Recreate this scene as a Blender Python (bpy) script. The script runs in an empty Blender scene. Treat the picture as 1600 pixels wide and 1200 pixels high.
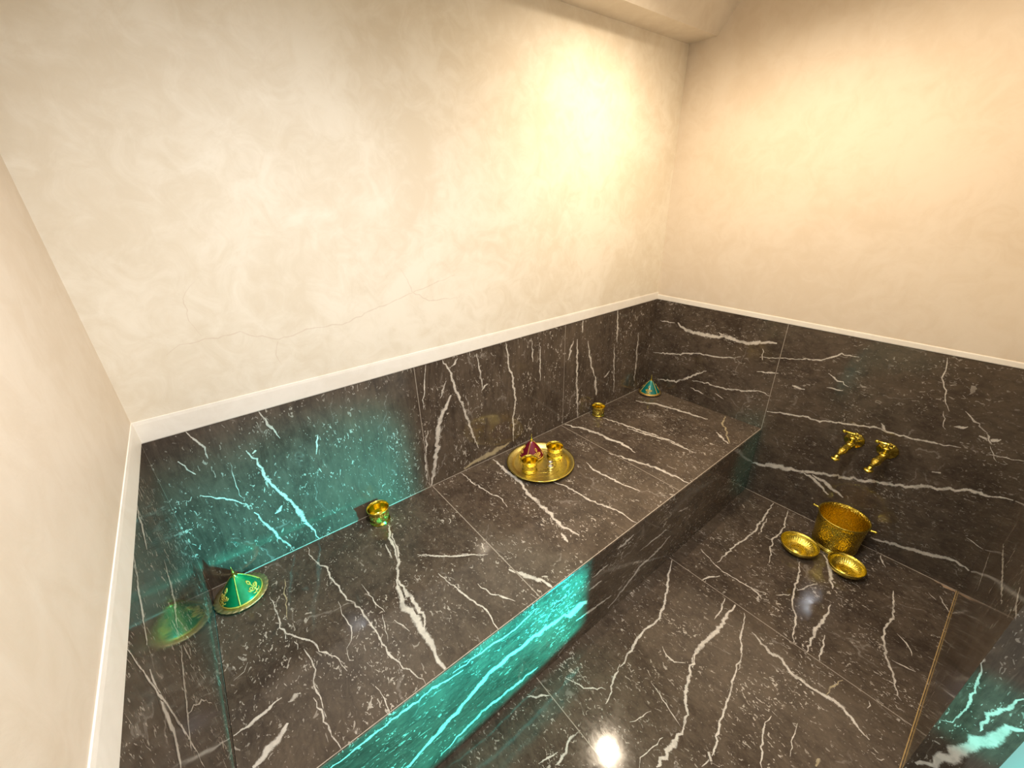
import bpy, math, random
from mathutils import Vector, Matrix
PI = math.pi
VEINS = {"bench":[[0,5.2,[-2.384,-0.016],[-2.387,-0.078],[-2.38,-0.11],[-2.355,-0.176],[-2.354,-0.225],[-2.347,-0.291],[-2.338,-0.355],[-2.313,-0.433],[-2.308,-0.499],[-2.302,-0.57],[-2.298,-0.627],[-2.297,-0.662],[-2.278,-0.717],[-2.266,-0.757],[-2.25,-0.79],[-2.248,-0.807] ],
  [0,12.3,[-2.076,-0.131],[-2.088,-0.193],[-2.097,-0.254],[-2.126,-0.336],[-2.159,-0.405] ],
  [0,6.1,[-2.124,-0.21],[-2.134,-0.299] ],
  [0,22.3,[-2.16,-0.404],[-2.173,-0.474],[-2.191,-0.541],[-2.181,-0.596],[-2.176,-0.645],[-2.177,-0.693],[-2.185,-0.74],[-2.184,-0.779],[-2.181,-0.809] ],
  [0,14.0,[-2.158,-0.415],[-2.157,-0.495],[-2.152,-0.549],[-2.151,-0.598],[-2.169,-0.643] ],
  [0,9.3,[-2.071,-0.111],[-2.094,-0.189],[-2.1,-0.252],[-2.123,-0.328] ],
  [0,7.0,[-2.024,-0.482],[-2.005,-0.587],[-1.985,-0.669],[-1.97,-0.739],[-1.981,-0.779],[-1.978,-0.81] ],
  [0,4.7,[-2.556,-0.175],[-2.549,-0.239],[-2.547,-0.295],[-2.551,-0.329],[-2.541,-0.366],[-2.509,-0.411],[-2.477,-0.461],[-2.467,-0.5],[-2.446,-0.533],[-2.428,-0.563],[-2.427,-0.592],[-2.419,-0.62] ],
  [0,5.1,[-2.541,-0.366],[-2.546,-0.388] ],
  [0,3.9,[-2.525,-0.415],[-2.523,-0.45] ],
  [0,4.0,[-2.506,-0.461],[-2.498,-0.516],[-2.496,-0.555],[-2.508,-0.581],[-2.509,-0.62],[-2.506,-0.66],[-2.506,-0.706] ],
  [2,3.3,[-2.495,-0.127],[-2.51,-0.213],[-2.525,-0.313] ],
  [0,3.0,[-2.273,-0.339],[-2.267,-0.422],[-2.25,-0.505] ],
  [0,2.8,[-2.365,-0.358],[-2.369,-0.434],[-2.361,-0.485],[-2.378,-0.528],[-2.397,-0.553],[-2.403,-0.594] ],
  [0,3.4,[-2.26,-0.508],[-2.275,-0.571],[-2.284,-0.612] ],
  [0,4.4,[-2.236,-0.555],[-2.213,-0.625] ],
  [0,3.0,[-2.368,-0.717],[-2.361,-0.767],[-2.362,-0.808] ],
  [0,15.1,[-1.423,-0.012],[-1.431,-0.137],[-1.433,-0.272],[-1.456,-0.348],[-1.465,-0.429],[-1.47,-0.522],[-1.484,-0.588],[-1.479,-0.642],[-1.465,-0.695] ],
  [0,13.5,[-1.513,-0.638],[-1.53,-0.692] ],
  [0,6.0,[-1.62,-0.012],[-1.619,-0.116],[-1.594,-0.247],[-1.579,-0.305],[-1.595,-0.363] ],
  [0,8.3,[-1.302,-0.367],[-1.276,-0.453],[-1.271,-0.534],[-1.268,-0.581],[-1.238,-0.662],[-1.219,-0.72],[-1.228,-0.771],[-1.22,-0.815] ],
  [0,10.7,[-1.055,-0.363],[-1.073,-0.44],[-1.064,-0.518],[-1.061,-0.586],[-1.033,-0.689] ],
  [0,18.2,[-0.858,0.01],[-0.839,-0.054],[-0.81,-0.127],[-0.786,-0.211],[-0.783,-0.301],[-0.761,-0.37],[-0.783,-0.477] ],
  [0,14.0,[-0.894,-0.383],[-0.853,-0.521],[-0.816,-0.622],[-0.802,-0.752],[-0.799,-0.828] ],
  [0,11.7,[-0.618,-0.107],[-0.592,-0.21],[-0.563,-0.358],[-0.544,-0.437],[-0.54,-0.591],[-0.529,-0.694] ],
  [0,19.1,[-0.259,-0.096],[-0.242,-0.154],[-0.194,-0.224],[-0.178,-0.333],[-0.15,-0.46],[-0.134,-0.547] ],
  [0,13.0,[-0.6,-0.284],[-0.571,-0.418],[-0.53,-0.535],[-0.528,-0.615] ],
  [0,5.0,[-2.05,-0.358],[-2.029,-0.359],[-1.98,-0.416],[-1.931,-0.446],[-1.823,-0.53] ],
  [2,9.8,[-0.018,-0.599],[-0.118,-0.631],[-0.213,-0.705],[-0.305,-0.767] ],
  [0,13.8,[-0.242,-0.659],[-0.312,-0.762] ],
  [0,6.5,[-2.045,-0.347],[-1.978,-0.416],[-1.83,-0.526] ],
  [0,16.1,[-1.802,-0.641],[-1.77,-0.704],[-1.734,-0.77],[-1.729,-0.809] ],
  [0,5.0,[-1.932,-0.618],[-1.919,-0.68],[-1.87,-0.764] ],
  [0,14.3,[-2.582,-0.597],[-2.565,-0.596],[-2.547,-0.594] ],
  [0,2.6,[-2.699,-0.427],[-2.668,-0.42],[-2.656,-0.393] ],
  [0,8.4,[-2.718,-0.592],[-2.663,-0.588],[-2.594,-0.572] ],
  [0,18.3,[-2.688,-0.704],[-2.632,-0.68],[-2.594,-0.654] ],
  [0,4.8,[-2.521,-0.632],[-2.506,-0.764],[-2.497,-0.817]]],
 "riser":[[0,22.3,[-1.601,0.237],[-1.672,0.244],[-1.815,0.272],[-1.953,0.273],[-2.035,0.267],[-2.123,0.232],[-2.183,0.203],[-2.264,0.177],[-2.356,0.142] ],
  [0,43.9,[-1.53,0.208],[-1.601,0.237],[-1.661,0.243] ],
  [0,13.3,[-1.804,0.063],[-1.921,0.073],[-2.055,0.09],[-2.18,0.071],[-2.247,0.049] ],
  [0,8.5,[-2.125,0.395],[-2.234,0.421],[-2.363,0.448],[-2.449,0.46],[-2.507,0.445],[-2.54,0.438] ],
  [0,7.9,[-1.825,0.414],[-1.912,0.393],[-2.018,0.408],[-2.162,0.418] ],
  [0,14.0,[-1.245,0.405],[-1.31,0.392],[-1.353,0.393] ],
  [0,15.3,[-0.905,0.175],[-1.024,0.146],[-1.153,0.141],[-1.243,0.092],[-1.321,0.058],[-1.376,0.039] ],
  [0,7.6,[-0.924,0.251],[-1.072,0.253],[-1.174,0.26] ],
  [0,12.8,[-1.362,0.113],[-1.492,0.13],[-1.593,0.148] ],
  [0,10.0,[-1.443,0.27],[-1.524,0.276] ],
  [0,9.0,[-1.41,0.34],[-1.51,0.34] ],
  [0,9.3,[-0.773,0.287],[-0.868,0.311]]],
 "floor":[[0,9.1,[-0.875,-0.832],[-1.016,-0.894],[-1.064,-0.924],[-1.153,-0.96],[-1.227,-0.981],[-1.298,-0.971],[-1.367,-0.971],[-1.429,-0.983],[-1.487,-0.995],[-1.52,-1.0] ],
  [0,5.7,[-1.511,-0.993],[-1.589,-1.019],[-1.67,-1.05] ],
  [0,15.0,[-0.88,-1.163],[-0.974,-1.169],[-1.073,-1.175],[-1.156,-1.162],[-1.204,-1.166],[-1.259,-1.172],[-1.293,-1.185] ],
  [0,12.0,[-1.244,-1.168],[-1.329,-1.195],[-1.406,-1.222],[-1.463,-1.259],[-1.522,-1.284] ],
  [0,16.0,[-1.515,-1.28],[-1.599,-1.28],[-1.684,-1.28] ],
  [0,6.0,[-0.884,-1.117],[-0.963,-1.137],[-1.023,-1.138] ],
  [0,6.1,[-0.89,-1.208],[-0.969,-1.241],[-1.017,-1.249],[-1.067,-1.279],[-1.116,-1.298],[-1.166,-1.305] ],
  [0,5.8,[-1.081,-1.288],[-1.145,-1.299],[-1.223,-1.317],[-1.327,-1.34],[-1.411,-1.36],[-1.505,-1.382],[-1.565,-1.376] ],
  [0,11.9,[-0.955,-1.272],[-0.986,-1.353],[-0.982,-1.407],[-1.01,-1.444],[-1.008,-1.503],[-0.999,-1.564],[-0.995,-1.609],[-1.019,-1.659],[-1.04,-1.706] ],
  [0,7.9,[-0.014,-0.986],[-0.12,-0.997],[-0.272,-1.007],[-0.336,-1.018],[-0.505,-0.999],[-0.617,-0.992],[-0.711,-0.988] ],
  [0,6.9,[-0.18,-1.017],[-0.348,-1.04] ],
  [0,6.6,[-0.015,-1.067],[-0.174,-1.105],[-0.24,-1.114],[-0.327,-1.102],[-0.428,-1.135],[-0.511,-1.161] ],
  [0,7.3,[-0.378,-1.258],[-0.481,-1.287],[-0.599,-1.308],[-0.678,-1.33],[-0.728,-1.361],[-0.816,-1.386],[-0.876,-1.404] ],
  [0,6.0,[-0.577,-1.314],[-0.49,-1.346],[-0.461,-1.364] ],
  [0,5.8,[-0.681,-1.262],[-0.624,-1.303] ],
  [0,11.0,[-0.54,-1.443],[-0.647,-1.448],[-0.725,-1.442],[-0.805,-1.449],[-0.876,-1.452] ],
  [0,6.5,[-0.728,-1.476],[-0.812,-1.487],[-0.876,-1.502] ],
  [0,7.9,[-0.729,-1.154],[-0.733,-1.197],[-0.756,-1.228] ],
  [0,5.3,[-0.69,-0.889],[-0.725,-0.97],[-0.742,-1.021],[-0.737,-1.1],[-0.733,-1.174],[-0.706,-1.236] ],
  [0,7.9,[-0.877,-0.996],[-0.827,-1.007],[-0.78,-1.04] ],
  [0,5.7,[-1.312,-1.061],[-1.332,-1.096],[-1.329,-1.132],[-1.299,-1.16] ],
  [0,6.4,[-1.888,-0.841],[-1.813,-0.897] ],
  [0,9.3,[-1.807,-1.048],[-1.853,-1.039],[-1.896,-1.057],[-1.947,-1.063] ],
  [0,6.6,[-1.989,-1.024],[-1.915,-1.042] ],
  [0,4.0,[-1.594,-1.248],[-1.663,-1.237],[-1.705,-1.237],[-1.732,-1.247] ],
  [0,5.2,[-1.228,-1.46],[-1.28,-1.456],[-1.339,-1.473],[-1.413,-1.504] ],
  [0,3.3,[-1.179,-1.529],[-1.24,-1.536],[-1.306,-1.552] ],
  [0,18.7,[-1.508,-1.371],[-1.527,-1.39] ],
  [2,7.8,[-1.235,-1.618],[-1.269,-1.615] ],
  [0,4.9,[-1.724,-0.886],[-1.69,-0.958],[-1.631,-1.018] ],
  [0,3.6,[-1.647,-1.144],[-1.557,-1.173] ],
  [0,4.1,[-1.471,-1.114],[-1.494,-1.193],[-1.515,-1.266] ],
  [0,7.4,[-0.229,-1.603],[-0.409,-1.64],[-0.478,-1.629],[-0.539,-1.632],[-0.648,-1.665],[-0.697,-1.7],[-0.774,-1.724],[-0.799,-1.745] ],
  [0,16.8,[-0.236,-1.321],[-0.31,-1.368],[-0.437,-1.418] ],
  [0,5.6,[-0.101,-1.747],[-0.152,-1.78],[-0.18,-1.799] ],
  [0,5.7,[-0.011,-1.508],[-0.067,-1.525],[-0.088,-1.544] ],
  [0,5.4,[-0.639,-1.682],[-0.625,-1.754] ],
  [0,4.8,[-0.483,-1.668],[-0.504,-1.703],[-0.556,-1.73] ],
  [0,6.0,[-0.115,-1.71],[-0.14,-1.74] ],
  [3,24.0,[0.001,-1.712],[-0.007,-1.76],[-0.014,-1.796] ],
  [0,3.2,[-0.893,-1.669],[-0.928,-1.672] ],
  [2,5.9,[-0.883,-1.584],[-0.961,-1.563],[-0.995,-1.561]]],
 "right":[[0,19.6,[-0.172,0.97],[-0.218,0.941],[-0.27,0.934],[-0.368,0.933],[-0.458,0.941],[-0.509,0.953],[-0.579,0.944],[-0.643,0.951],[-0.702,0.971],[-0.774,0.985] ],
  [0,9.2,[-0.444,0.97],[-0.509,0.953] ],
  [0,8.0,[-0.044,0.958],[-0.152,0.966] ],
  [0,8.0,[-0.02,0.72],[-0.227,0.762],[-0.294,0.791],[-0.39,0.808],[-0.483,0.815],[-0.551,0.83],[-0.606,0.856] ],
  [0,11.6,[-0.082,0.532],[-0.227,0.559],[-0.322,0.629],[-0.419,0.702] ],
  [0,7.5,[-0.336,0.607],[-0.443,0.623],[-0.557,0.623],[-0.682,0.654],[-0.742,0.68],[-0.816,0.67] ],
  [0,7.2,[-0.335,0.553],[-0.429,0.54] ],
  [0,6.3,[-0.501,0.572],[-0.561,0.553] ],
  [0,8.6,[-0.71,0.791],[-0.82,0.817] ],
  [0,4.5,[-0.707,0.88],[-0.928,0.932] ],
  [0,5.7,[-0.71,0.934],[-0.725,0.868] ],
  [0,7.1,[-0.891,0.925],[-0.995,0.946],[-1.067,1.001],[-1.139,1.007] ],
  [0,8.0,[-0.814,0.57],[-0.959,0.606],[-1.069,0.62],[-1.19,0.651],[-1.288,0.675],[-1.337,0.676],[-1.384,0.678],[-1.485,0.687],[-1.585,0.708] ],
  [0,9.0,[-1.307,0.709],[-1.337,0.676] ],
  [0,13.9,[-0.812,0.198],[-0.948,0.247],[-1.074,0.28],[-1.146,0.315],[-1.255,0.349],[-1.341,0.377],[-1.407,0.405],[-1.479,0.422],[-1.526,0.462],[-1.599,0.491],[-1.676,0.525],[-1.739,0.535],[-1.797,0.549] ],
  [0,17.1,[-1.074,0.28],[-1.131,0.269],[-1.183,0.237],[-1.217,0.208] ],
  [0,18.0,[-1.118,0.286],[-1.193,0.268],[-1.25,0.242],[-1.279,0.229] ],
  [0,26.7,[-0.822,0.203],[-0.948,0.247],[-1.065,0.279] ],
  [0,4.4,[-1.425,1.086],[-1.438,1.035],[-1.435,0.991],[-1.464,0.94],[-1.479,0.892],[-1.502,0.856] ],
  [0,3.2,[-1.486,0.849],[-1.499,0.799],[-1.517,0.77] ],
  [0,6.2,[-1.547,0.874],[-1.581,0.844],[-1.635,0.807] ],
  [0,12.8,[-1.616,0.784],[-1.645,0.775],[-1.676,0.795] ],
  [0,6.9,[-1.631,0.804],[-1.66,0.764] ],
  [0,2.9,[-1.658,0.754],[-1.698,0.693] ],
  [0,4.2,[-1.661,0.71],[-1.761,0.732] ],
  [0,6.5,[-1.042,0.889],[-1.139,0.845] ],
  [0,11.5,[-1.536,0.792],[-1.575,0.81] ],
  [0,16.7,[-1.538,0.549],[-1.566,0.559] ],
  [0,12.5,[-0.902,0.767],[-0.964,0.767] ],
  [0,8.6,[-1.054,0.81],[-1.123,0.819] ],
  [0,16.0,[-1.443,0.066],[-1.57,0.1],[-1.685,0.131],[-1.745,0.151],[-1.794,0.133] ],
  [0,4.8,[-1.732,0.292],[-1.796,0.271]]],
 "back":[[0,20.4,[-1.634,0.909],[-1.686,0.832],[-1.72,0.757],[-1.732,0.698],[-1.76,0.57],[-1.796,0.451] ],
  [0,9.3,[-1.775,0.77],[-1.79,0.714],[-1.803,0.647],[-1.813,0.499] ],
  [0,10.8,[-1.661,1.096],[-1.629,1.04],[-1.616,0.962],[-1.592,0.886],[-1.571,0.808],[-1.55,0.727],[-1.528,0.632],[-1.503,0.552] ],
  [0,8.1,[-1.582,1.083],[-1.619,1.053] ],
  [0,7.2,[-1.652,0.99],[-1.694,0.912] ],
  [0,7.9,[-1.475,1.08],[-1.463,0.984],[-1.456,0.877] ],
  [0,9.7,[-1.299,1.095],[-1.284,0.969],[-1.255,0.851],[-1.247,0.752],[-1.267,0.639],[-1.266,0.492] ],
  [0,6.9,[-1.124,1.063],[-1.119,0.943] ],
  [0,7.5,[-1.067,1.04],[-1.066,0.812] ],
  [0,13.0,[-0.805,0.989],[-0.846,0.88] ],
  [0,12.6,[-0.772,0.991],[-0.766,0.785],[-0.739,0.452] ],
  [0,11.8,[-0.68,0.959],[-0.638,0.792],[-0.6,0.704] ],
  [0,20.9,[-0.592,0.702],[-0.571,0.558] ],
  [0,10.0,[-0.732,1.098],[-0.733,1.021] ],
  [0,12.7,[-0.42,1.098],[-0.4,0.883] ],
  [0,8.2,[-0.424,0.878],[-0.388,0.522] ],
  [0,10.9,[-0.175,0.898],[-0.169,0.759],[-0.159,0.537] ],
  [0,5.3,[-1.746,1.096],[-1.785,0.885] ],
  [0,13.3,[-0.45,0.695],[-0.503,0.664] ],
  [0,10.8,[-1.461,0.879],[-1.42,0.902] ],
  [2,30.1,[-1.301,0.496],[-1.456,0.48],[-1.56,0.476],[-1.601,0.465] ],
  [0,9.2,[-2.473,0.966],[-2.455,0.914],[-2.442,0.836],[-2.424,0.77],[-2.397,0.707],[-2.377,0.634],[-2.363,0.562],[-2.345,0.496],[-2.333,0.442] ],
  [0,18.6,[-2.384,0.669],[-2.372,0.621],[-2.363,0.562] ],
  [0,8.3,[-2.515,0.705],[-2.489,0.619],[-2.459,0.536],[-2.436,0.443] ],
  [0,6.1,[-2.609,1.115],[-2.596,1.068],[-2.582,1.022],[-2.582,0.982] ],
  [0,6.3,[-2.399,1.11],[-2.385,1.039],[-2.362,0.97] ],
  [0,6.0,[-2.658,1.005],[-2.644,0.962],[-2.629,0.938] ],
  [0,6.0,[-2.641,0.855],[-2.583,0.81],[-2.524,0.748] ],
  [0,6.8,[-2.235,0.935],[-2.26,0.853] ],
  [0,2.1,[-2.529,0.94],[-2.538,0.84],[-2.529,0.779] ],
  [0,12.5,[-2.445,0.954],[-2.459,0.947] ],
  [0,14.2,[-2.423,0.686],[-2.454,0.664]]],
 "left":[[0,10.2,[-0.502,1.112],[-0.601,1.076],[-0.67,1.045],[-0.734,1.017] ],
  [0,19.4,[-0.776,1.0],[-0.819,0.936],[-0.838,0.887],[-0.886,0.858] ],
  [0,6.8,[-0.805,1.113],[-0.805,1.029],[-0.797,0.902],[-0.797,0.793],[-0.813,0.717] ],
  [0,9.6,[-0.576,0.825],[-0.714,0.81],[-0.821,0.797] ],
  [0,3.3,[-0.743,0.804],[-0.64,0.699],[-0.593,0.613] ],
  [0,13.8,[-0.368,0.924],[-0.445,0.858],[-0.537,0.843] ],
  [0,12.2,[-0.341,1.1],[-0.453,1.031]]],
 "jamb":[[0,5.1,[-1.796,0.601],[-1.806,0.548],[-1.812,0.496],[-1.817,0.432],[-1.824,0.387],[-1.818,0.33],[-1.796,0.312] ],
  [0,8.1,[-1.883,0.55],[-1.873,0.491],[-1.858,0.441],[-1.862,0.393],[-1.867,0.333] ],
  [0,27.9,[-1.809,0.082],[-1.847,0.183],[-1.862,0.264],[-1.879,0.353],[-1.893,0.407],[-1.915,0.453]]],
 "pier":[[0,11.7,[-0.348,0.537],[-0.642,0.601],[-0.87,0.652] ],
  [0,10.1,[-0.933,0.772],[-1.016,0.768],[-1.079,0.781] ],
  [0,16.5,[-0.186,0.386],[-0.428,0.349]]],
 "crack":[[4,4.7,[-2.581,1.357],[-2.543,1.378],[-2.477,1.383],[-2.426,1.382],[-2.38,1.388],[-2.34,1.363],[-2.278,1.338],[-2.182,1.351],[-2.047,1.347],[-1.97,1.37],[-1.748,1.421],[-1.562,1.461] ],
  [4,3.1,[-2.482,1.395],[-2.498,1.449],[-2.494,1.517],[-2.451,1.558] ],
  [4,4.1,[-2.278,1.338],[-2.301,1.285],[-2.29,1.246] ],
  [4,5.0,[-1.803,1.517],[-1.762,1.423],[-1.696,1.373],[-1.555,1.363]]]}
scene = bpy.context.scene
COL = scene.collection
rng = random.Random(7)

# ------------------------------------------------------------------ dimensions (metres)
L, BD, BH, DT = 2.7224, 0.8144, 0.45, 1.10      # room length, bench depth, bench height, dado height
FY, PX, PT = -1.794, -1.0701, 0.132             # front wall plane, pier edge, pier thickness
SOF, SOFD, CZ = 2.474, 0.153, 2.64              # soffit height, soffit depth, ceiling height

# ------------------------------------------------------------------ helpers
def link(o, parent=None):
    COL.objects.link(o)
    if parent is not None:
        o.parent = parent
    return o

def tag(o, label=None, cat=None, group=None, kind=None):
    if label: o['label'] = label
    if cat: o['category'] = cat
    if group: o['group'] = group
    if kind: o['kind'] = kind
    return o

def empty(name, loc, rz=0):
    o = bpy.data.objects.new(name, None)
    o.empty_display_size = 0.05
    o.location = loc; o.rotation_euler = (0, 0, rz)
    return link(o)

class MB:
    """collects shapes, builds one mesh object"""
    def __init__(s):
        s.v, s.f, s.m, s.acr, s.tint = [], [], [], {}, {}
        s.smooth = []
    def face(s, idx, smooth=False):
        s.f.append(tuple(idx)); s.smooth.append(smooth)
    def box(s, x0, x1, y0, y1, z0, z1):
        b = len(s.v)
        s.v += [(x, y, z) for z in (z0, z1) for y in (y0, y1) for x in (x0, x1)]
        for q in ((0,2,3,1),(4,5,7,6),(0,1,5,4),(2,6,7,3),(0,4,6,2),(1,3,7,5)):
            s.face([b+i for i in q])
    def prism_x(s, x0, x1, prof):
        b = len(s.v); n = len(prof)
        for x in (x0, x1):
            s.v += [(x, y, z) for y, z in prof]
        for i in range(n):
            j = (i+1) % n
            s.face([b+i, b+j, b+n+j, b+n+i])
        s.face([b+i for i in range(n)][::-1]); s.face([b+n+i for i in range(n)])
    def lathe(s, prof, seg=48, mod=None, M=None):
        """prof [(r, z)]; r==0 collapses to a point; mod(a, r, z) -> (r, z)"""
        rows = []
        for (r, z) in prof:
            if r < 1e-6:
                p = Vector((0, 0, z)); p = M @ p if M else p
                s.v.append(tuple(p)); rows.append([len(s.v)-1]*seg)
            else:
                row = []
                for k in range(seg):
                    a = 2*PI*k/seg
                    rr, zz = mod(a, r, z) if mod else (r, z)
                    p = Vector((rr*math.cos(a), rr*math.sin(a), zz)); p = M @ p if M else p
                    s.v.append(tuple(p)); row.append(len(s.v)-1)
                rows.append(row)
        for a, c in zip(rows, rows[1:]):
            for k in range(seg):
                q = [a[k], a[(k+1) % seg], c[(k+1) % seg], c[k]]
                u = []
                for i in q:
                    if i not in u: u.append(i)
                if len(u) > 2: s.face(u, True)
    def tube(s, pts, r, seg=8, M=None):
        pts = [Vector(p) for p in pts]
        rs = r if isinstance(r, (list, tuple)) else [r]*len(pts)
        up = Vector((0.13, 0.31, 0.94)); rows = []
        for i, p in enumerate(pts):
            d = (pts[min(i+1, len(pts)-1)] - pts[max(i-1, 0)]).normalized()
            a = d.cross(up)
            if a.length < 1e-3: a = d.cross(Vector((1, 0, 0)))
            a.normalize(); c = a.cross(d).normalized()
            row = []
            for k in range(seg):
                t = 2*PI*k/seg
                w = p + (a*math.cos(t) + c*math.sin(t))*rs[i]
                w = M @ w if M else w
                s.v.append(tuple(w)); row.append(len(s.v)-1)
            rows.append(row)
        for a, c in zip(rows, rows[1:]):
            for k in range(seg):
                s.face([a[k], a[(k+1) % seg], c[(k+1) % seg], c[k]], True)
        s.face(rows[0][::-1]); s.face(rows[-1])
    def ball(s, c, r, seg=16, rings=8, sz=1.0, M=None):
        prof = [(r*math.sin(PI*i/rings), -r*sz*math.cos(PI*i/rings)) for i in range(rings+1)]
        prof[0] = (0, prof[0][1]); prof[-1] = (0, prof[-1][1])
        T = Matrix.Translation(c)
        s.lathe(prof, seg, M=(M @ T) if M else T)
    def strip(s, pts, w, tofn, tint, jit=0.25, taper=True):
        """a vein let into the surface: pts in the plane, w metres wide; tofn maps plane -> 3D (just proud)"""
        P = []
        for a, c in zip(pts, pts[1:]):
            d = math.dist(a, c); n = max(1, int(d/max(0.016, 0.9*w)))
            for k in range(n):
                t = k/n; P.append((a[0]+(c[0]-a[0])*t, a[1]+(c[1]-a[1])*t))
        P.append(pts[-1]); n = len(P); prev = None
        if taper:
            wob = [(rng.gauss(0, 1), rng.gauss(0, 1)) for _ in P]; amp = 0.0018 + 0.10*w
            P = [(p[0]+amp*wob[i][0], p[1]+amp*wob[i][1]) if 0 < i < n-1 else p for i, p in enumerate(P)]
        s.lift = getattr(s, 'lift', 0.0) + 0.000012; tofn.lift = s.lift
        for i, p in enumerate(P):
            q0, q1 = P[max(0, i-1)], P[min(n-1, i+1)]
            dx, dy = q1[0]-q0[0], q1[1]-q0[1]; l = math.hypot(dx, dy) or 1
            nx, ny = -dy/l, dx/l
            t = 1.0
            if taper:
                e = min(i, n-1-i)/max(1.0, min(6, n/3.0)); t = min(1.0, 0.35+0.65*e)
            hw = max(w, 0.0018)*t*(1+rng.uniform(-jit, jit))*0.95
            o = rng.uniform(-jit, jit)*w*0.35 if taper else 0
            A = tofn(p[0]+nx*(hw+o), p[1]+ny*(hw+o)); B = tofn(p[0]-nx*(hw-o), p[1]-ny*(hw-o))
            ia = len(s.v); s.v += [A, B]
            s.acr[ia] = -1.0; s.acr[ia+1] = 1.0; s.tint[ia] = s.tint[ia+1] = tint[:3] + (tint[3]*max(0.4, min(1.0, 0.012/w)),)
            if prev is not None:
                s.face([prev, prev+1, ia+1, ia])
            prev = ia
    def build(s, name, mat, parent=None, bevel=0, off=(0, 0, 0)):
        me = bpy.data.meshes.new(name)
        me.from_pydata([(v[0]-off[0], v[1]-off[1], v[2]-off[2]) for v in s.v], [], s.f)
        for p, sm in zip(me.polygons, s.smooth): p.use_smooth = sm
        if s.acr:
            a = me.attributes.new('across', 'FLOAT', 'POINT')
            c = me.attributes.new('tint', 'FLOAT_COLOR', 'POINT')
            for i in range(len(s.v)):
                a.data[i].value = s.acr.get(i, 9.0)
                c.data[i].color = s.tint.get(i, (1, 1, 1, 1))
        me.update()
        me.materials.append(mat)
        o = bpy.data.objects.new(name, me)
        link(o, parent)
        if bevel:
            b = o.modifiers.new('bevel', 'BEVEL'); b.width = bevel; b.segments = 3; b.limit_method = 'ANGLE'
        return o

# ------------------------------------------------------------------ materials
class NT:
    def __init__(s, name):
        s.mat = bpy.data.materials.new(name); s.mat.use_nodes = True
        s.t = s.mat.node_tree; s.t.nodes.clear()
        s.out = s.n('ShaderNodeOutputMaterial'); s.b = s.n('ShaderNodeBsdfPrincipled')
        s.l(s.b.outputs[0], s.out.inputs[0])
        s.tc = s.n('ShaderNodeTexCoord')
    def n(s, t, **k):
        o = s.t.nodes.new(t)
        for a, v in k.items(): setattr(o, a, v)
        return o
    def l(s, a, b): s.t.links.new(a, b)
    def setv(s, inp, v):
        if hasattr(v, 'node'): s.l(v, inp)
        else: inp.default_value = v
    def map(s, scale=(1, 1, 1), rot=(0, 0, 0), loc=(0, 0, 0)):
        m = s.n('ShaderNodeMapping'); s.l(s.tc.outputs['Object'], m.inputs['Vector'])
        m.inputs['Scale'].default_value = scale; m.inputs['Rotation'].default_value = rot; m.inputs['Location'].default_value = loc
        return m.outputs[0]
    def noise(s, vec, scale, detail=6, rough=0.6, dist=0.0, out=0):
        o = s.n('ShaderNodeTexNoise'); s.l(vec, o.inputs['Vector'])
        o.inputs['Scale'].default_value = scale; o.inputs['Detail'].default_value = detail
        o.inputs['Roughness'].default_value = rough; o.inputs['Distortion'].default_value = dist
        return o.outputs[out]
    def voro(s, vec, scale, feature='F1'):
        o = s.n('ShaderNodeTexVoronoi', feature=feature); s.l(vec, o.inputs['Vector'])
        o.inputs['Scale'].default_value = scale
        return o
    def math(s, op, a, b=0.5, clamp=False):
        o = s.n('ShaderNodeMath', operation=op, use_clamp=clamp); s.setv(o.inputs[0], a); s.setv(o.inputs[1], b)
        return o.outputs[0]
    def step(s, x, a, b, lo=0.0, hi=1.0):
        o = s.n('ShaderNodeMapRange', interpolation_type='SMOOTHSTEP'); s.setv(o.inputs[0], x)
        for i, v in zip((1, 2, 3, 4), (a, b, lo, hi)): s.setv(o.inputs[i], v)
        return o.outputs[0]
    def mix(s, fac, a, b, mode='MIX'):
        o = s.n('ShaderNodeMix', data_type='RGBA', blend_type=mode)
        s.setv(o.inputs[0], fac); s.setv(o.inputs[6], a); s.setv(o.inputs[7], b)
        return o.outputs[2]
    def bump(s, h, strength, dist):
        o = s.n('ShaderNodeBump'); o.inputs['Strength'].default_value = strength; o.inputs['Distance'].default_value = dist
        s.l(h, o.inputs['Height']); s.l(o.outputs[0], s.b.inputs['Normal'])

def rgb(r, g, b): return (r, g, b, 1.0)

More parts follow.
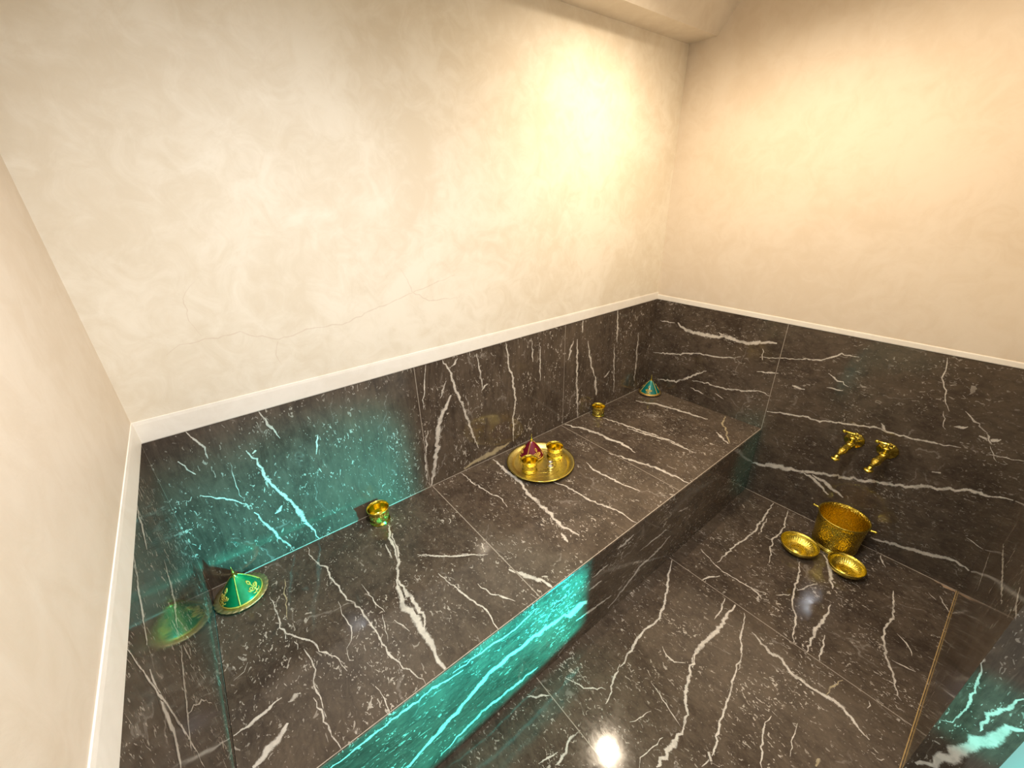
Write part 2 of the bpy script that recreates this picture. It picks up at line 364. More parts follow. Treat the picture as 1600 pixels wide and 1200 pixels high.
def marble(name, grain=(1, 1, 1), rot=(0, 0, 0), fleck=1.0, streak=1.0):
    """dark brown-grey veined marble; the grain direction differs from slab to slab"""
    t = NT(name)
    co = t.map()
    g = t.map(grain, rot); g2 = t.map([x**streak for x in grain], rot)
    n1 = t.noise(co, 5.0, 9, 0.68, 0.6)
    n2 = t.noise(g2, 34.0, 9, 0.78, 0.8)
    n3 = t.noise(co, 1.3, 4, 0.5)
    n4 = t.noise(g2, 90.0, 4, 0.7, 0.4)
    v = t.math('ADD', t.math('MULTIPLY', n1, 0.50), t.math('MULTIPLY', n2, 0.50))
    base = t.mix(t.step(v, 0.36, 0.64), rgb(*MARB[0]), rgb(*MARB[1]))
    base = t.mix(t.step(n3, 0.42, 0.68, 0, 0.55), base, t.mix(t.step(n2, 0.35, 0.65), rgb(*MARB[1]), rgb(*MARB[2])))
    base = t.mix(t.step(n4, 0.56, 0.74, 0, 0.45), base, rgb(0.24, 0.20, 0.155))
    # thin grey hairlines
    w = t.n('ShaderNodeVectorMath', operation='ADD')
    nz = t.n('ShaderNodeTexNoise'); t.l(co, nz.inputs['Vector']); nz.inputs['Scale'].default_value = 5.0; nz.inputs['Detail'].default_value = 5
    sc = t.n('ShaderNodeVectorMath', operation='SCALE'); t.l(nz.outputs['Color'], sc.inputs[0]); sc.inputs['Scale'].default_value = 0.22
    t.l(g, w.inputs[0]); t.l(sc.outputs[0], w.inputs[1])
    d = t.voro(w.outputs[0], 4.2, 'DISTANCE_TO_EDGE').outputs['Distance']
    hair = t.math('MULTIPLY', t.step(d, 0.004, 0.016, 1, 0), t.step(n1, 0.50, 0.62))
    base = t.mix(t.math('MULTIPLY', hair, 0.55), base, rgb(0.30, 0.26, 0.22))
    # scattered pale flecks, in drifts
    clus = t.step(t.noise(co, 4.5, 4, 0.6), 0.42, 0.66)
    for k, (sc_, th, dd) in enumerate(((42.0, 0.690, 2.0), (95.0, 0.675, 1.0), (24.0, 0.735, 2.5))):
        gv = t.map([x*1.0 for x in grain], rot, (3.1*k, 1.7*k, 0.9*k))
        m = t.noise(gv, sc_, 2, 0.5, dd)
        th2 = t.math('SUBTRACT', th, t.math('MULTIPLY', clus, 0.045))
        m = t.step(t.math('SUBTRACT', m, th2), 0.0, 0.028)
        base = t.mix(t.math('MULTIPLY', m, t.math('MULTIPLY', t.math('ADD', t.math('MULTIPLY', clus, 0.5), 0.4), fleck)), base, rgb(0.56, 0.50, 0.42))
    # traced veins and joints: 'across' runs -1..1 over each inlay, 9 elsewhere
    at = t.n('ShaderNodeAttribute', attribute_name='across'); ti = t.n('ShaderNodeAttribute', attribute_name='tint')
    a = t.math('ABSOLUTE', at.outputs['Fac'], 0)
    rag = t.math('SUBTRACT', t.math('ADD', t.math('MULTIPLY', t.noise(co, 48.0, 3, 0.6), 0.5), t.math('MULTIPLY', t.noise(co, 130.0, 4, 0.7), 0.5)), 0.5)
    a2 = t.math('ADD', a, t.math('MULTIPLY', rag, t.math('MULTIPLY', ti.outputs['Alpha'], 2.4)))
    fac = t.step(a2, 0.28, 0.72, 1, 0)
    fac = t.math('MULTIPLY', fac, t.math('SUBTRACT', 1.0, t.math('MULTIPLY', ti.outputs['Alpha'], t.step(t.noise(co, 14.0, 4, 0.6), 0.48, 0.75, 0, 0.65))))
    vc = t.mix(t.step(t.noise(co, 40.0, 4), 0.4, 0.7, 0, 0.35), ti.outputs['Color'], rgb(0.30, 0.26, 0.22))
    base = t.mix(fac, base, vc)
    t.l(base, t.b.inputs['Base Color'])
    t.l(t.step(n2, 0.3, 0.7, 0.07, 0.13), t.b.inputs['Roughness'])
    t.b.inputs['IOR'].default_value = 1.5
    return t.mat

def plaster(name, a, b, rough=0.5, crack=False):
    t = NT(name); co = t.map()
    n1 = t.noise(co, 2.2, 7, 0.6, 0.8); n2 = t.noise(co, 11.0, 7, 0.65, 1.2); n3 = t.noise(t.map((1, 1, 2.5)), 30.0, 5, 0.6, 0.5)
    v = t.math('ADD', t.math('MULTIPLY', n1, 0.6), t.math('MULTIPLY', n2, 0.4))
    base = t.mix(t.step(v, 0.38, 0.62), rgb(*a), rgb(*b))
    at = t.n('ShaderNodeAttribute', attribute_name='across'); ti = t.n('ShaderNodeAttribute', attribute_name='tint')
    if crack:
        a2 = t.math('ADD', t.math('ABSOLUTE', at.outputs['Fac'], 0), t.math('MULTIPLY', t.math('SUBTRACT', t.noise(co, 45.0, 4, 0.7), 0.5), 1.4))
        base = t.mix(t.math('MULTIPLY', t.step(a2, 0.25, 0.7, 1, 0), 0.45), base, rgb(0.66, 0.52, 0.40))
    t.l(base, t.b.inputs['Base Color'])
    t.b.inputs['Roughness'].default_value = rough
    t.bump(t.math('ADD', t.math('MULTIPLY', n2, 0.7), t.math('MULTIPLY', n3, 0.3)), 0.10, 0.008)
    return t.mat

def metal(name, col, rough=0.2, kind=None, scale=60.0, strength=0.4, dist=0.002, dark=None):
    t = NT(name); t.b.inputs['Metallic'].default_value = 1.0
    co = t.map()
    n = t.noise(co, 90.0, 4)
    base = t.mix(t.step(n, 0.35, 0.7), rgb(*col), rgb(*[c*0.82 for c in col]))
    t.b.inputs['Roughness'].default_value = rough
    if kind == 'hammer':
        h = t.step(t.voro(co, scale, 'SMOOTH_F1').outputs['Distance'], 0.0, 0.75)
        t.bump(h, strength, dist)
    elif kind == 'engrave':
        vo = t.voro(co, scale, 'DISTANCE_TO_EDGE').outputs['Distance']
        nn = t.noise(co, scale*1.6, 3, 0.5, 2.0)
        h = t.math('ADD', t.step(vo, 0.02, 0.12), t.step(nn, 0.45, 0.55))
        if dark: base = t.mix(t.math('MULTIPLY', h, 0.5, True), rgb(*dark), base)
        t.bump(h, strength, dist)
    t.l(base, t.b.inputs['Base Color'])
    return t.mat

def satin(name, col, rough=0.3, metallic=0.35, coat=0.4):
    t = NT(name); co = t.map()
    n = t.noise(co, 70.0, 5)
    t.l(t.mix(t.step(n, 0.35, 0.7), rgb(*col), rgb(*[c*0.8 for c in col])), t.b.inputs['Base Color'])
    t.b.inputs['Roughness'].default_value = rough; t.b.inputs['Metallic'].default_value = metallic
    t.b.inputs['Coat Weight'].default_value = coat; t.b.inputs['Coat Roughness'].default_value = 0.12
    return t.mat

MARB = [(0.046, 0.033, 0.024), (0.124, 0.093, 0.067), (0.156, 0.118, 0.078)]
M_TOP = marble('marble_bench', (1.0, 0.6, 1.0))
M_FLOOR = marble('marble_floor', (1.0, 0.6, 1.0), (0, 0, 0.6))
M_BACK = marble('marble_dado_back', (1.0, 1.0, 0.5), streak=2.2)
M_RIGHT = marble('marble_dado_right', (1.0, 0.55, 1.0), fleck=0.55)
M_LEFT = marble('marble_dado_left', (1.0, 1.0, 0.45), streak=2.4)
M_RISER = marble('marble_riser', (0.5, 1.0, 1.0), streak=1.6)
M_PLASTER = plaster('tadelakt_plaster', (0.775, 0.685, 0.535), (0.88, 0.81, 0.675), 0.5, True)
M_TRIM = plaster('plaster_ledge', (0.86, 0.80, 0.70), (0.93, 0.88, 0.79), 0.45)
M_CEIL = plaster('ceiling_plaster', (0.74, 0.65, 0.53), (0.82, 0.74, 0.62), 0.6)
GOLD = (0.95, 0.77, 0.14)
M_GOLD = metal('polished_brass', GOLD, 0.16)
M_GOLDH = metal('hammered_brass', (0.88, 0.66, 0.09), 0.22, 'hammer', 150.0, 0.8, 0.003)
M_GOLDE = metal('engraved_brass', GOLD, 0.22, 'engrave', 190.0, 0.55, 0.0015, (0.22, 0.13, 0.02))
M_GOLDP = metal('chased_brass', (0.95, 0.82, 0.30), 0.34, 'engrave', 75.0, 0.2, 0.0012)
M_PALE = metal('pale_brass', (0.84, 0.66, 0.34), 0.28, 'engrave', 120.0, 0.35, 0.001)
M_SILV = metal('silver', (0.80, 0.76, 0.66), 0.18)
M_ORN = satin('gilt_paint', (0.85, 0.58, 0.10), 0.35, 0.4, 0.2)
M_GREEN = satin('green_lacquer', (0.0, 0.21, 0.07), 0.26, 0.2)
M_TEAL = satin('teal_lacquer', (0.0, 0.20, 0.17), 0.26, 0.2)
M_RED = satin('crimson_lacquer', (0.19, 0.003, 0.022), 0.26, 0.2)

TINT = {0: (0.72, 0.66, 0.57, 1.0), 1: (0.42, 0.36, 0.29, 0.25), 2: (0.50, 0.41, 0.24, 1.0), 3: (0.55, 0.36, 0.22, 1.0), 4: (0.6, 0.45, 0.3, 1.0),
        5: (0.55, 0.36, 0.13, 0.4), 6: (0.60, 0.52, 0.42, 0.3)}
E0 = 0.0002
class surf:
    """maps plane coordinates to a point a hair proud of the slab; every inlay gets its own height"""
    lift = 0.0
    def __init__(s, axis, val, sgn): s.axis, s.val, s.sgn = axis, val, sgn
    def __call__(s, a, b):
        e = s.val + s.sgn*(E0 + s.lift)
        return (a, b, e) if s.axis == 2 else (a, e, b) if s.axis == 1 else (e, a, b)
def veins(mb, key, fn, clipf=None):
    for item in VEINS[key]:
        c, w, pts = item[0], item[1]/1000.0, item[2:]
        if clipf: pts = [clipf(p) for p in pts]
        mb.strip(pts, w, fn, TINT[c])
def joint(mb, pts, fn, w=0.0035, c=1):
    mb.strip(pts, w, fn, TINT[c], jit=0.12, taper=False)
def clamp(v, a, b): return max(a, min(b, v))

# ------------------------------------------------------------------ the setting
XW, YF = -L, -2.5
m = MB(); m.box(XW-0.12, 0.12, FY-PT, 0.12, -0.10, 0.0)
f = surf(2, 0.0, 1)
veins(m, 'floor', f, lambda p: (clamp(p[0], XW+.01, -.005), clamp(p[1], FY+.004, -BD-.004)))
for x in (-0.872, -1.812): joint(m, [(x, FY), (x, -BD)], f)
joint(m, [(-0.003, FY), (-0.003, -BD)], f, 0.004, 6)
joint(m, [(-1.06, FY+0.003), (-0.002, FY+0.003)], f, 0.003, 5)
floor = tag(m.build('floor', M_FLOOR), kind='structure')

m = MB(); m.box(XW-0.12, 1.2, -4.2, FY-PT, -0.10, -0.002)
t = NT('hall_tiles'); br = t.n('ShaderNodeTexBrick'); t.l(t.map(), br.inputs['Vector'])
for k, v in (('Scale', 1.0), ('Mortar Size', 0.0035), ('Brick Width', 0.30), ('Row Height', 0.30), ('Bias', 0.0)): br.inputs[k].default_value = v
br.offset = 0.0
br.inputs['Color1'].default_value = rgb(0.40, 0.42, 0.41); br.inputs['Color2'].default_value = rgb(0.43, 0.44, 0.42); br.inputs['Mortar'].default_value = rgb(0.12, 0.12, 0.11)
t.l(br.outputs['Color'], t.b.inputs['Base Color']); t.b.inputs['Roughness'].default_value = 0.35
tag(m.build('floor_hallway', t.mat), kind='structure')

def wall(name, mb, extra=None):
    return tag(mb.build(name, M_PLASTER), kind='structure')

m = MB(); m.box(XW-0.12, 0.12, 0.0, 0.12, DT, CZ+0.1)
for item in VEINS['crack']:
    m.strip(item[2:], item[1]/1000.0*0.8, surf(1, 0.0, -1), TINT[4])
wall_back = wall('wall_back', m)
m = MB(); m.box(0.0, 0.12, FY-PT, 0.0, DT, CZ+0.1); wall_right = wall('wall_right', m)
m = MB(); m.box(XW-0.12, XW, -2.3, 0.0, DT, CZ+0.1); wall_left = wall('wall_left', m)
m = MB(); m.box(PX, 0.0, FY-PT, FY, DT, CZ+0.1); wall_front = wall('wall_front', m)

# marble dado slabs (children of their walls)
m = MB(); m.box(XW-0.12, 0.12, 0.0, 0.12, 0.0, DT)
f = surf(1, 0.0, -1); veins(m, 'back', f, lambda p: (p[0], clamp(p[1], BH+.002, DT-.002)))
for x in (-0.876, -1.802): joint(m, [(x, BH), (x, DT)], f, 0.003)
joint(m, [(XW+.002, BH+.0025), (-.002, BH+.0025)], f, 0.004, 6)
m.build('marble_dado', M_BACK, wall_back)
m = MB(); m.box(0.0, 0.12, FY-PT, 0.0, 0.0, DT)
f = surf(0, 0.0, -1); veins(m, 'right', f, lambda p: (clamp(p[0], FY+.003, -.003), clamp(p[1], .004, DT-.002)))
joint(m, [(-0.81, BH), (-0.806, DT)], f, 0.003)
m.build('marble_dado', M_RIGHT, wall_right)
m = MB(); m.box(XW-0.12, XW, -2.3, 0.0, 0.0, DT)
f = surf(0, XW, 1); veins(m, 'left', f)
joint(m, [(-0.003, BH), (-0.003, DT)], f, 0.004, 6); joint(m, [(-BD, BH+.003), (-.002, BH+.003)], f, 0.004, 6)
m.build('marble_dado', M_LEFT, wall_left)
m = MB(); m.box(PX, 0.0, FY-PT, FY, 0.0, DT)
veins(m, 'pier', surf(1, FY, 1)); veins(m, 'jamb', surf(0, PX, -1), lambda p: (clamp(p[0], FY-PT+.001, FY-.001), max(p[1], .003)))
m.build('marble_dado', M_LEFT, wall_front)

# pale plaster ledges that cap the marble
def ledge(name, p0, p1, h0, h1, inward):
    m = MB(); p0, p1, n = Vector(p0), Vector(p1), Vector(inward)
    secs = []
    for i in range(25):
        u = i/24; p = p0.lerp(p1, u); h = h0+(h1-h0)*u
        prof = [(-0.01, 0), (0.002, 0), (0.003, 0.003), (0.003, h*0.80), (0.002, h*0.94), (-0.01, h)]
        secs.append([tuple(p + n*a + Vector((0, 0, z))) for a, z in prof])
    b = len(m.v); k = 6
    for s_ in secs: m.v += s_
    for i in range(24):
        for j in range(k):
            q = [b+i*k+j, b+i*k+(j+1) % k, b+(i+1)*k+(j+1) % k, b+(i+1)*k+j]
            m.face(q)
    m.face([b+j for j in range(k)]); m.face([b+24*k+j for j in range(k)][::-1])
    o = tag(m.build(name, M_TRIM), kind='structure')
    return o
ledge('trim_1', (XW, 0, DT), (0, 0, DT), 0.078, 0.050, (0, -1, 0))
ledge('trim_2', (0, 0, DT), (0, FY, DT), 0.034, 0.024, (-1, 0, 0))
ledge('trim_3', (XW, -2.3, DT), (XW, 0, DT), 0.080, 0.078, (1, 0, 0))

# ceiling with the lower soffit along the back wall
m = MB()
m.prism_x(XW-0.12, 0.12, [(0.12, SOF), (-SOFD, SOF), (-0.29, CZ), (-2.3, CZ), (-2.3, CZ+0.12), (0.12, CZ+0.12)])
ceiling = tag(m.build('ceiling', M_CEIL), kind='structure')

# ------------------------------------------------------------------ the marble bench
bench = tag(empty('bench', (-L/2, -BD/2, 0)), 'long built-in dark marble bench with pale veins along the back wall', 'bench')
bo = (-L/2, -BD/2, 0)
m = MB()
m.prism_x(XW+0.002, -0.002, [(-0.002, BH), (-0.002, BH-0.03), (-BD, BH-0.03), (-BD, BH-0.004), (-BD+0.0015, BH-0.001), (-BD+0.004, BH)])
f = surf(2, BH, 1); veins(m, 'bench', f, lambda p: (clamp(p[0], XW+.004, -.004), clamp(p[1], -BD+.004, -.004)))
for x in (-0.886, -1.79): joint(m, [(x, -BD+.003), (x, -.003)], f)
joint(m, [(XW+.003, -BD+.005), (-.003, -BD+.005)], f, 0.0025, 6)
m.build('seat_slab', M_TOP, bench, off=bo)
m = MB(); m.box(XW+0.002, -0.002, -BD, -0.002, 0.0005, BH-0.03)
f = surf(1, -BD, -1); veins(m, 'riser', f, lambda p: (clamp(p[0], XW+.004, -.004), clamp(p[1], .004, BH-.032)))
m.build('front_riser', M_RISER, bench, off=bo)

# ------------------------------------------------------------------ brass tea cup
def make_cup(name, loc, label, rz=0, s=1.0, group=None):
    r = tag(empty(name, loc, rz), label, 'cup', group)
    m = MB()
    m.lathe([(0, 0.0), (0.040*s, 0.0), (0.042*s, 0.003*s), (0.041*s, 0.008*s), (0.036*s, 0.012*s), (0.038*s, 0.017*s), (0.0385*s, 0.040*s), (0.039*s, 0.047*s),
             (0.0435*s, 0.060*s), (0.0460*s, 0.070*s), (0.0452*s, 0.0712*s), (0.0440*s, 0.0700*s), (0.0415*s, 0.060*s), (0.0365*s, 0.046*s), (0.036*s, 0.020*s), (0.030*s, 0.013*s), (0, 0.011*s)], 56)
    body = m.build('cup_body', M_GOLD, r)
    m = MB()
    m.lathe([(0.0384*s, 0.019*s), (0.0396*s, 0.0205*s), (0.0392*s, 0.024*s), (0.0398*s, 0.030*s), (0.0398*s, 0.036*s), (0.0394*s, 0.041*s), (0.0402*s, 0.0435*s), (0.0388*s, 0.0455*s)], 56)
    for k in range(26):
        a = 2*PI*k/26
        m.ball((0.0397*s*math.cos(a), 0.0397*s*math.sin(a), (0.033+0.003*(-1)**k)*s), 0.0026*s, 8, 6)
    m.build('engraved_band', M_GOLDE, r)
    m = MB(); m.lathe([(0.0455*s, 0.0665*s), (0.0470*s, 0.0685*s), (0.0470*s, 0.0712*s), (0.0455*s, 0.0722*s), (0.0442*s, 0.0708*s)], 56)
    m.build('rim', M_GOLD, r)
    m = MB(); m.lathe([(0.0405*s, 0.0006), (0.0432*s, 0.0022*s), (0.0432*s, 0.0062*s), (0.0412*s, 0.0088*s)], 56)
    m.build('foot_ring', M_GOLD, r)
    return r
make_cup('tea_cup', (-2.086, -0.060, BH), 'small gold cup standing alone on the bench by the back wall, nearest the green tagine', 0.2, 1.04, 'gold cups')
make_cup('tea_cup', (-0.608, -0.058, BH), 'small gold cup standing alone on the bench by the back wall, beside the teal tagine', 1.2, 0.93, 'gold cups')

# ------------------------------------------------------------------ small tagines
def cone_r(z):   # outer radius of the lid at height z
    u = clamp((z-0.016)/0.084, 0, 1)
    return 0.0672*(1-u)**0.92*(1+0.10*u) + 0.0085*u
def on_cone(th, s, z, lift=0.0012):
    r = cone_r(z)+lift
    a = th + s/max(r, 0.012)
    return (r*math.cos(a), r*math.sin(a), z)
def ornament(m, th, rad=0.0019):
    """gilt fleuron: stem, bud, a pair of scrolls and spreading leaves"""
    def path(pts, rr):
        m.tube([on_cone(th, s, z) for s, z in pts], rr, 6)
    path([(0, 0.024+0.036*i/8) for i in range(9)], [rad*(1.2-0.05*i) for i in range(9)])
    for sg in (-1, 1):
        pts = [(0, 0.034)]
        for i in range(17):
            t = i/16; a = -PI/2 + 1.2*2*PI*t; q = 0.0075*(1-0.72*t)
            pts.append((sg*(0.0090 + q*math.cos(a)), 0.0425 + q*math.sin(a)))
        path(pts, rad)
        path([(0, 0.054), (sg*0.0036, 0.058), (sg*0.0046, 0.063), (sg*0.002, 0.068), (0, 0.071)], rad)
        path([(0, 0.030), (sg*0.006, 0.0255), (sg*0.012, 0.0255), (sg*0.0165, 0.029)], [rad, rad, rad*0.9, rad*0.6])
        path([(sg*0.0165, 0.036), (sg*0.0200, 0.040), (sg*0.0205, 0.046)], [rad*0.6, rad*1.3, rad*0.5])
        path([(sg*0.004, 0.022), (sg*0.008, 0.0205)], [rad, rad*0.5])
def make_tagine(loc, rz, mat, label, lidname='lid', scallop=0.0, plate_mat=None, ornaments=3, pr=0.088):
    r = tag(empty('tagine', loc, rz), label, 'tagine')
    k = pr/0.088
    def mod(a, rr, z):
        w = max(0.0, (rr/k-0.066)/0.022)
        return rr*(1+scallop*w*math.cos(26*a)), z + scallop*0.06*w*math.cos(26*a)
    m = MB()
    m.lathe([(0, 0.0), (0.050*k, 0.0), (0.056*k, 0.002), (0.072*k, 0.007), (0.086*k, 0.011), (0.088*k, 0.0125), (0.0865*k, 0.0140), (0.072*k, 0.0125), (0.066*k, 0.0115), (0, 0.0110)], 104, mod)
    m.build('plate', plate_mat or M_PALE, r)
    m = MB()
    prof = [(0, 0.012), (0.0655, 0.012)] + [(cone_r(0.016+0.084*i/14), 0.016+0.084*i/14) for i in range(15)] + [(0.006, 0.102), (0, 0.103)]
    m.lathe(prof, 64); lid = m.build('lid', mat, r)
    m = MB(); m.lathe([(0.0655, 0.0125), (0.0690, 0.0135), (0.0690, 0.0165), (0.0668, 0.0185)], 64); m.build('lid_band', M_ORN, lid)
    for q in range(3):
        m = MB(); th = q*2*PI/3
        pts = [on_cone(th, 0, 0.017+0.082*i/12, 0.0004) for i in range(13)]
        m.tube(pts, [0.0024-0.0010*i/12 for i in range(13)], 8)
        m.build('rib', M_ORN, lid)
    for q in range(ornaments):
        m = MB(); ornament(m, q*2*PI/3 + PI/3); m.build('scroll_ornament', M_ORN, lid)
    m = MB(); m.lathe([(0.0090, 0.097), (0.0095, 0.101), (0.0060, 0.105), (0.0048, 0.109), (0.0066, 0.113), (0.0045, 0.118), (0.0024, 0.130), (0.0012, 0.142), (0, 0.144)], 20)
    m.build('finial', M_GOLD, lid)
    return r
make_tagine((-2.633, -0.100, BH), 4.55, M_GREEN, 'green tagine with gold scrollwork on a fluted plate at the left end of the bench', scallop=0.014)
make_tagine((-0.088, -0.088, BH), 2.50, M_TEAL, 'teal tagine with a gold ornament in the far right corner of the bench', scallop=0.008, pr=0.080)

# ------------------------------------------------------------------ the tray and what stands on it
TX, TY = -1.252, -0.214
tray = tag(empty('serving_tray', (TX, TY, BH)), 'round gold tray with a wide rim on the bench carrying a red tagine and cups', 'tray')
m = MB()
m.lathe([(0, 0.0), (0.140, 0.0), (0.146, 0.003), (0.153, 0.016), (0.172, 0.0195), (0.177, 0.0185), (0.1785, 0.021), (0.1765, 0.0235), (0.172, 0.0222), (0.152, 0.0190), (0.145, 0.0062), (0.140, 0.0040), (0, 0.0040)], 96)
m.build('dish', M_GOLDP, tray)
m = MB()
m.lathe([(0.1765, 0.0180), (0.1795, 0.0190), (0.1805, 0.0215), (0.1790, 0.0240), (0.1760, 0.0235)], 96); m.build('rim', M_GOLD, tray)
m = MB()
for rr in (0.050, 0.082, 0.112):
    m.lathe([(rr-0.002, 0.0040), (rr, 0.0052), (rr+0.002, 0.0040)], 72)
for k in range(24):
    a = 2*PI*k/24
    m.tube([(0.055*math.cos(a), 0.055*math.sin(a), 0.0042), (0.070*math.cos(a+0.08), 0.070*math.sin(a+0.08), 0.0048), (0.079*math.cos(a), 0.079*math.sin(a), 0.0042)], 0.0010, 6)
m.build('chased_rings', M_GOLDE, tray)
TZ = BH+0.0053
make_tagine((-1.247, -0.134, TZ), 3.6, M_RED, 'dark red tagine with a gold ornament at the back of the gold tray', plate_mat=M_GOLDP, pr=0.069)
make_cup('tea_cup', (-1.336, -0.222, TZ), 'gold cup on the tray in front of the red tagine', 0.5, 0.94, 'gold cups')
make_cup('tea_cup', (-1.153, -0.218, TZ), 'gold cup on the tray, to the right of the red tagine', 0.9, 1.0, 'gold cups')
bt = tag(empty('kohl_bottle', (-1.252, -0.288, TZ)), 'tiny turned silver and gold bottle on the front of the gold tray', 'bottle')
S = Matrix.Diagonal((1.2, 1.2, 1.2, 1))
m = MB(); m.lathe([(0, 0), (0.013, 0), (0.014, 0.003), (0.007, 0.007), (0.012, 0.011), (0.0165, 0.019), (0.012, 0.027), (0.006, 0.031), (0.005, 0.033)], 32, None, S); m.build('body', M_SILV, bt)
m = MB(); m.lathe([(0.0055, 0.0315), (0.0115, 0.036), (0.0125, 0.041), (0.009, 0.047), (0.004, 0.050), (0, 0.0505)], 28, None, S); st = m.build('stopper', M_SILV, bt)
m = MB(); m.lathe([(0.0045, 0.0490), (0.0055, 0.052), (0.003, 0.056), (0.0012, 0.063), (0, 0.064)], 16, None, S); m.build('tip', M_GOLD, st)

# ------------------------------------------------------------------ hammam bucket and bowls on the floor
BX, BY = -0.122, -1.326
bk = tag(empty('bucket', (BX, BY, 0)), 'hammered brass bucket standing on the floor below the two taps', 'bucket')
m = MB()
m.lathe([(0, 0.004), (0.088, 0.004), (0.094, 0.010), (0.096, 0.022), (0.0985, 0.03), (0.104, 0.12), (0.106, 0.172), (0.1035, 0.178), (0.1085, 0.186), (0.1100, 0.200), (0.1075, 0.201),
         (0.1060, 0.188), (0.1015, 0.178), (0.1035, 0.165), (0.101, 0.12), (0.095, 0.03), (0.088, 0.012), (0, 0.010)], 72)
body = m.build('bucket_body', M_GOLDH, bk)
m = MB(); m.lathe([(0, 0.0), (0.090, 0.0), (0.0935, 0.003), (0.092, 0.008), (0.088, 0.010)], 72); m.build('foot', M_GOLD, bk)
m = MB()
for z in (0.020, 0.030):
    rr = 0.0965+(z-0.02)*0.15
    m.lathe([(rr-0.001, z-0.0035), (rr+0.002, z-0.002), (rr+0.0025, z), (rr+0.002, z+0.002), (rr-0.001, z+0.0035)], 72)
m.build('base_rings', M_GOLD, bk)
m = MB(); m.lathe([(0.1090, 0.196), (0.1120, 0.198), (0.1125, 0.2010), (0.1105, 0.2030), (0.1080, 0.2015)], 72); m.build('rim', M_GOLD, bk)
for sg in (1, -1):
    m = MB()
    m.tube([(0, sg*0.104, 0.188), (0, sg*0.118, 0.190), (0, sg*0.127, 0.191), (0, sg*0.133, 0.191)], [0.0062, 0.0045, 0.0045, 0.0062], 12)
    m.ball((0, sg*0.134, 0.191), 0.0068, 14, 8)
    m.build('lug', M_GOLD, bk)

def make_bowl(loc, rz, label, R=0.086):
    r = tag(empty('bowl', loc, rz), label, 'bowl', 'brass bowls by the bucket')
    k = R/0.086
    def mod(a, rr, z):
        q = rr/k
        if z > 0.006 and 0.055 < q < 0.079: return rr, z + 0.0011*math.cos(44*a)
        return rr, z
    Z = Matrix.Diagonal((1, 1, 1.3, 1))
    m = MB()
    m.lathe([(0, 0.0), (0.040*k, 0.0), (0.052*k, 0.003), (0.070*k, 0.014), (0.081*k, 0.028), (0.0835*k, 0.037), (0.0825*k, 0.037), (0.079*k, 0.029), (0.075*k, 0.0225), (0.068*k, 0.0165),
             (0.058*k, 0.0105), (0.050*k, 0.0070), (0.040*k, 0.0052), (0.024*k, 0.0050), (0.022*k, 0.0072), (0.017*k, 0.0082), (0.009*k, 0.0075), (0, 0.0095)], 132, mod, Z)
    m.build('bowl_body', M_GOLDE2, r)
    m = MB(); m.lathe([(0.0822*k, 0.0352), (0.0850*k, 0.0360), (0.0860*k, 0.0385), (0.0845*k, 0.0405), (0.0820*k, 0.0390)], 96, None, Z); m.build('rim', M_GOLD, r)
    return r
M_GOLDE2 = metal('chased_brass_bowl', GOLD, 0.17, 'engrave', 95.0, 0.22, 0.0012)
make_bowl((-0.308, -1.220, 0), 0.1, 'shallow brass bowl on the floor left of the bucket', 0.088)
make_bowl((-0.279, -1.420, 0), 0.5, 'shallow brass bowl on the floor right of the other bowl, in front of the bucket', 0.079)

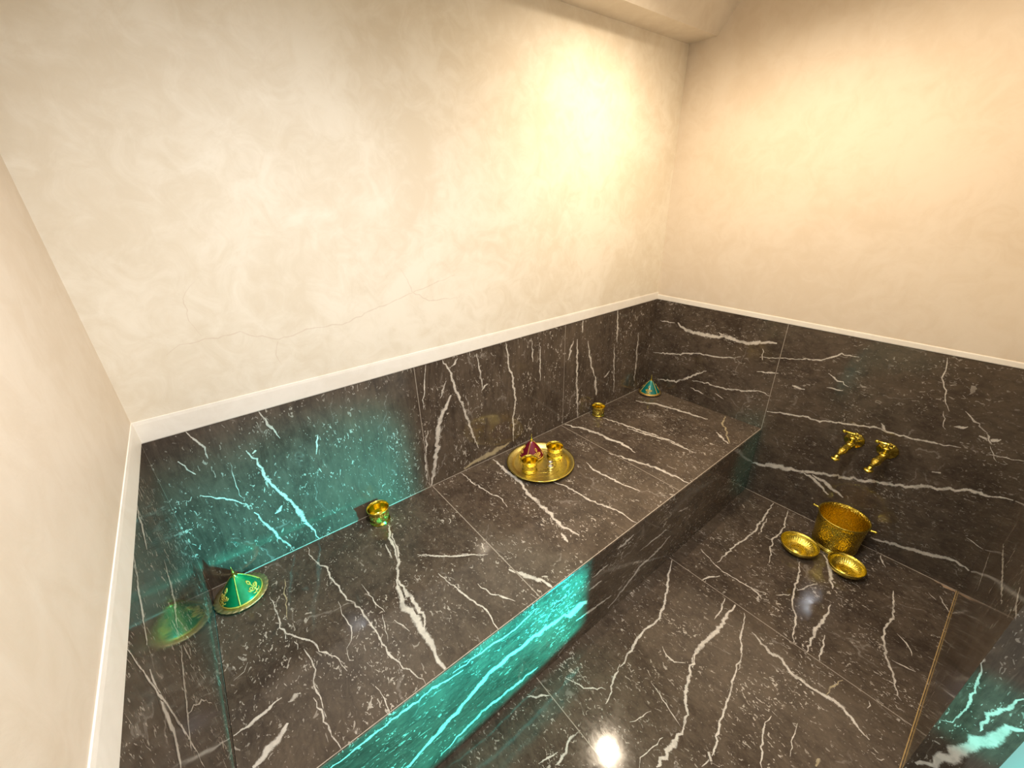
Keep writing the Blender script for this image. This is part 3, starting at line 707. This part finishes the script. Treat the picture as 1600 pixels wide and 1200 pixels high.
# ------------------------------------------------------------------ the two wall taps
def make_tap(y, z, label):
    r = tag(empty('wall_tap', (0, y, z)), label, 'tap', 'brass wall taps')
    RX = Matrix.Rotation(-PI/2, 4, 'Y')     # lathe axis z -> -x (out of the wall)
    m = MB()
    def mod(a, rr, zz): return (rr*(1+0.02*math.cos(12*a)) if rr > 0.03 else rr), zz
    m.lathe([(0, 0.0), (0.041, 0.0), (0.043, 0.003), (0.040, 0.006), (0.030, 0.009), (0.022, 0.015), (0.016, 0.022), (0, 0.024)], 60, mod, RX)
    m.build('flange', M_GOLD, r)
    m = MB()
    m.lathe([(0, 0.018), (0.013, 0.018), (0.013, 0.034), (0.019, 0.040), (0.021, 0.052), (0.021, 0.066), (0.018, 0.076), (0.014, 0.082), (0.0155, 0.088), (0, 0.092)], 32, None, RX)
    m.lathe([(0.013, 0.0), (0.013, 0.020), (0.016, 0.023), (0.016, 0.028), (0.010, 0.033), (0, 0.034)], 28, None, Matrix.Translation((-0.060, 0, 0.010)))
    body = m.build('valve_body', M_GOLD, r)
    # spout: leaves the body and dips
    a, d = Vector((-0.084, 0.002, 0.0)), Vector((-0.090, 0.016, -0.026))
    q = d.normalized().to_track_quat('Z', 'Y').to_matrix().to_4x4()
    T = Matrix.Translation(a) @ q
    Ls = d.length
    m = MB()
    m.lathe([(0, -0.004), (0.010, -0.004), (0.0105, 0.010), (0.0150, 0.012), (0.0185, 0.021), (0.0150, 0.031), (0.0180, 0.040), (0.0195, 0.052), (0.0150, 0.066), (0.0105, 0.076), (0.0100, Ls-0.010), (0.0100, Ls)], 30, None, T)
    e = a+d
    m.tube([tuple(e - d.normalized()*0.004), tuple(e+Vector((-0.006, 0.001, -0.004))), tuple(e+Vector((-0.009, 0.002, -0.014))), tuple(e+Vector((-0.009, 0.002, -0.026)))], [0.010, 0.0105, 0.0105, 0.0100], 16)
    sp = m.build('spout', M_GOLD, r)
    m = MB()
    m.lathe([(0.009, 0.004), (0.018, 0.001), (0.020, -0.003), (0.018, -0.007), (0.009, -0.009)], 30, None, Matrix.Translation(e+Vector((-0.009, 0.002, -0.012))))
    m.build('collar', M_GOLD, sp)
    m = MB()
    m.tube([(-0.060, 0, 0.040), (-0.060, 0, 0.056)], [0.0065, 0.0055], 14)
    m.tube([(-0.060, -0.020, 0.056), (-0.060, 0.0, 0.058), (-0.060, 0.022, 0.058), (-0.060, 0.040, 0.057)], [0.0060, 0.0070, 0.0065, 0.0060], 14)
    m.ball((-0.060, 0.042, 0.057), 0.0090, 16, 10); m.ball((-0.060, -0.020, 0.056), 0.0065, 14, 8); m.ball((-0.060, 0, 0.058), 0.0095, 16, 10)
    m.build('lever_handle', M_GOLD, r)
    return r
make_tap(-1.236, 0.577, 'brass wall tap on the left, nearer the bench, above the bucket')
make_tap(-1.368, 0.581, 'brass wall tap on the right, farther from the bench')

# ------------------------------------------------------------------ light
def aim(o, tgt):
    o.rotation_euler = (Vector(tgt)-o.location).to_track_quat('-Z', 'Y').to_euler()
def spot(name, loc, tgt, energy, col, size, blend, rad):
    d = bpy.data.lights.new(name, 'SPOT'); d.energy = energy; d.color = col; d.spot_size = math.radians(size); d.spot_blend = blend; d.shadow_soft_size = rad
    o = bpy.data.objects.new(name, d); o.location = loc; link(o); aim(o, tgt); return o
def point(name, loc, energy, col, rad):
    d = bpy.data.lights.new(name, 'POINT'); d.energy = energy; d.color = col; d.shadow_soft_size = rad
    o = bpy.data.objects.new(name, d); o.location = loc; return link(o)
WARM, COOL, TEALC = (1.0, 0.83, 0.62), (0.90, 0.94, 1.0), (0.0, 0.97, 0.90)
spot('downlight_warm', (-0.76, -0.55, 2.60), (-0.76, -0.55, 0), 44, WARM, 166, 1.0, 0.03)
spot('downlight_right', (-0.76, -1.20, 2.60), (-0.60, -1.20, 0), 26, WARM, 174, 1.0, 0.03)
spot('downlight_cool', (-2.12, -1.12, 2.60), (-2.12, -0.95, 0), 74, COOL, 150, 1.0, 0.03)
TEALB = (0.0, 0.90, 1.0)
o = spot('teal_floodlight', (-0.80, -2.55, 0.52), (-2.22, 0.0, 0.54), 560, TEALB, 32, 0.9, 0.03); o.scale = (1, 0.68, 1)
o = spot('teal_riser_fill', (-0.80, -2.55, 0.24), (-1.98, -0.81, 0.25), 620, TEALC, 48, 0.3, 0.02); o.scale = (1, 0.25, 1)  # added flat beam, no known fixture: brings up teal on the bench riser
spot('teal_jamb_fill', (-2.0, -2.65, 0.55), (-1.07, -1.87, 0.42), 60, TEALC, 16, 0.6, 0.03)  # unseen spot added only to tint the pier jamb teal
point('teal_hall_lamp', (-0.35, -2.25, 0.55), 9, TEALC, 0.05)

w = bpy.data.worlds.new('World'); scene.world = w; w.use_nodes = True
bg = w.node_tree.nodes['Background']; bg.inputs[0].default_value = (1.0, 0.96, 0.90, 1); bg.inputs[1].default_value = 0.7

# ------------------------------------------------------------------ camera
R = Vector((0.78350302, -0.62088801, -0.02492186)); U = Vector((0.28018946, 0.31720626, 0.906021)); F = Vector((0.5546322, 0.71685303, -0.42249834))
cd = bpy.data.cameras.new('camera'); cam = bpy.data.objects.new('camera', cd); link(cam)
Mx = Matrix((R, U, -F)).transposed().to_4x4(); Mx.translation = (-2.4719, -1.5585, 1.7727)
cam.matrix_world = Mx
cd.sensor_width = 36; cd.lens = 638.482/1600*36; cd.clip_start = 0.02
scene.camera = cam
scene.view_settings.view_transform = 'Standard'; scene.view_settings.look = 'None'
scene.view_settings.gamma = 1; scene.view_settings.exposure = 0.5; scene.view_settings.use_curve_mapping = False
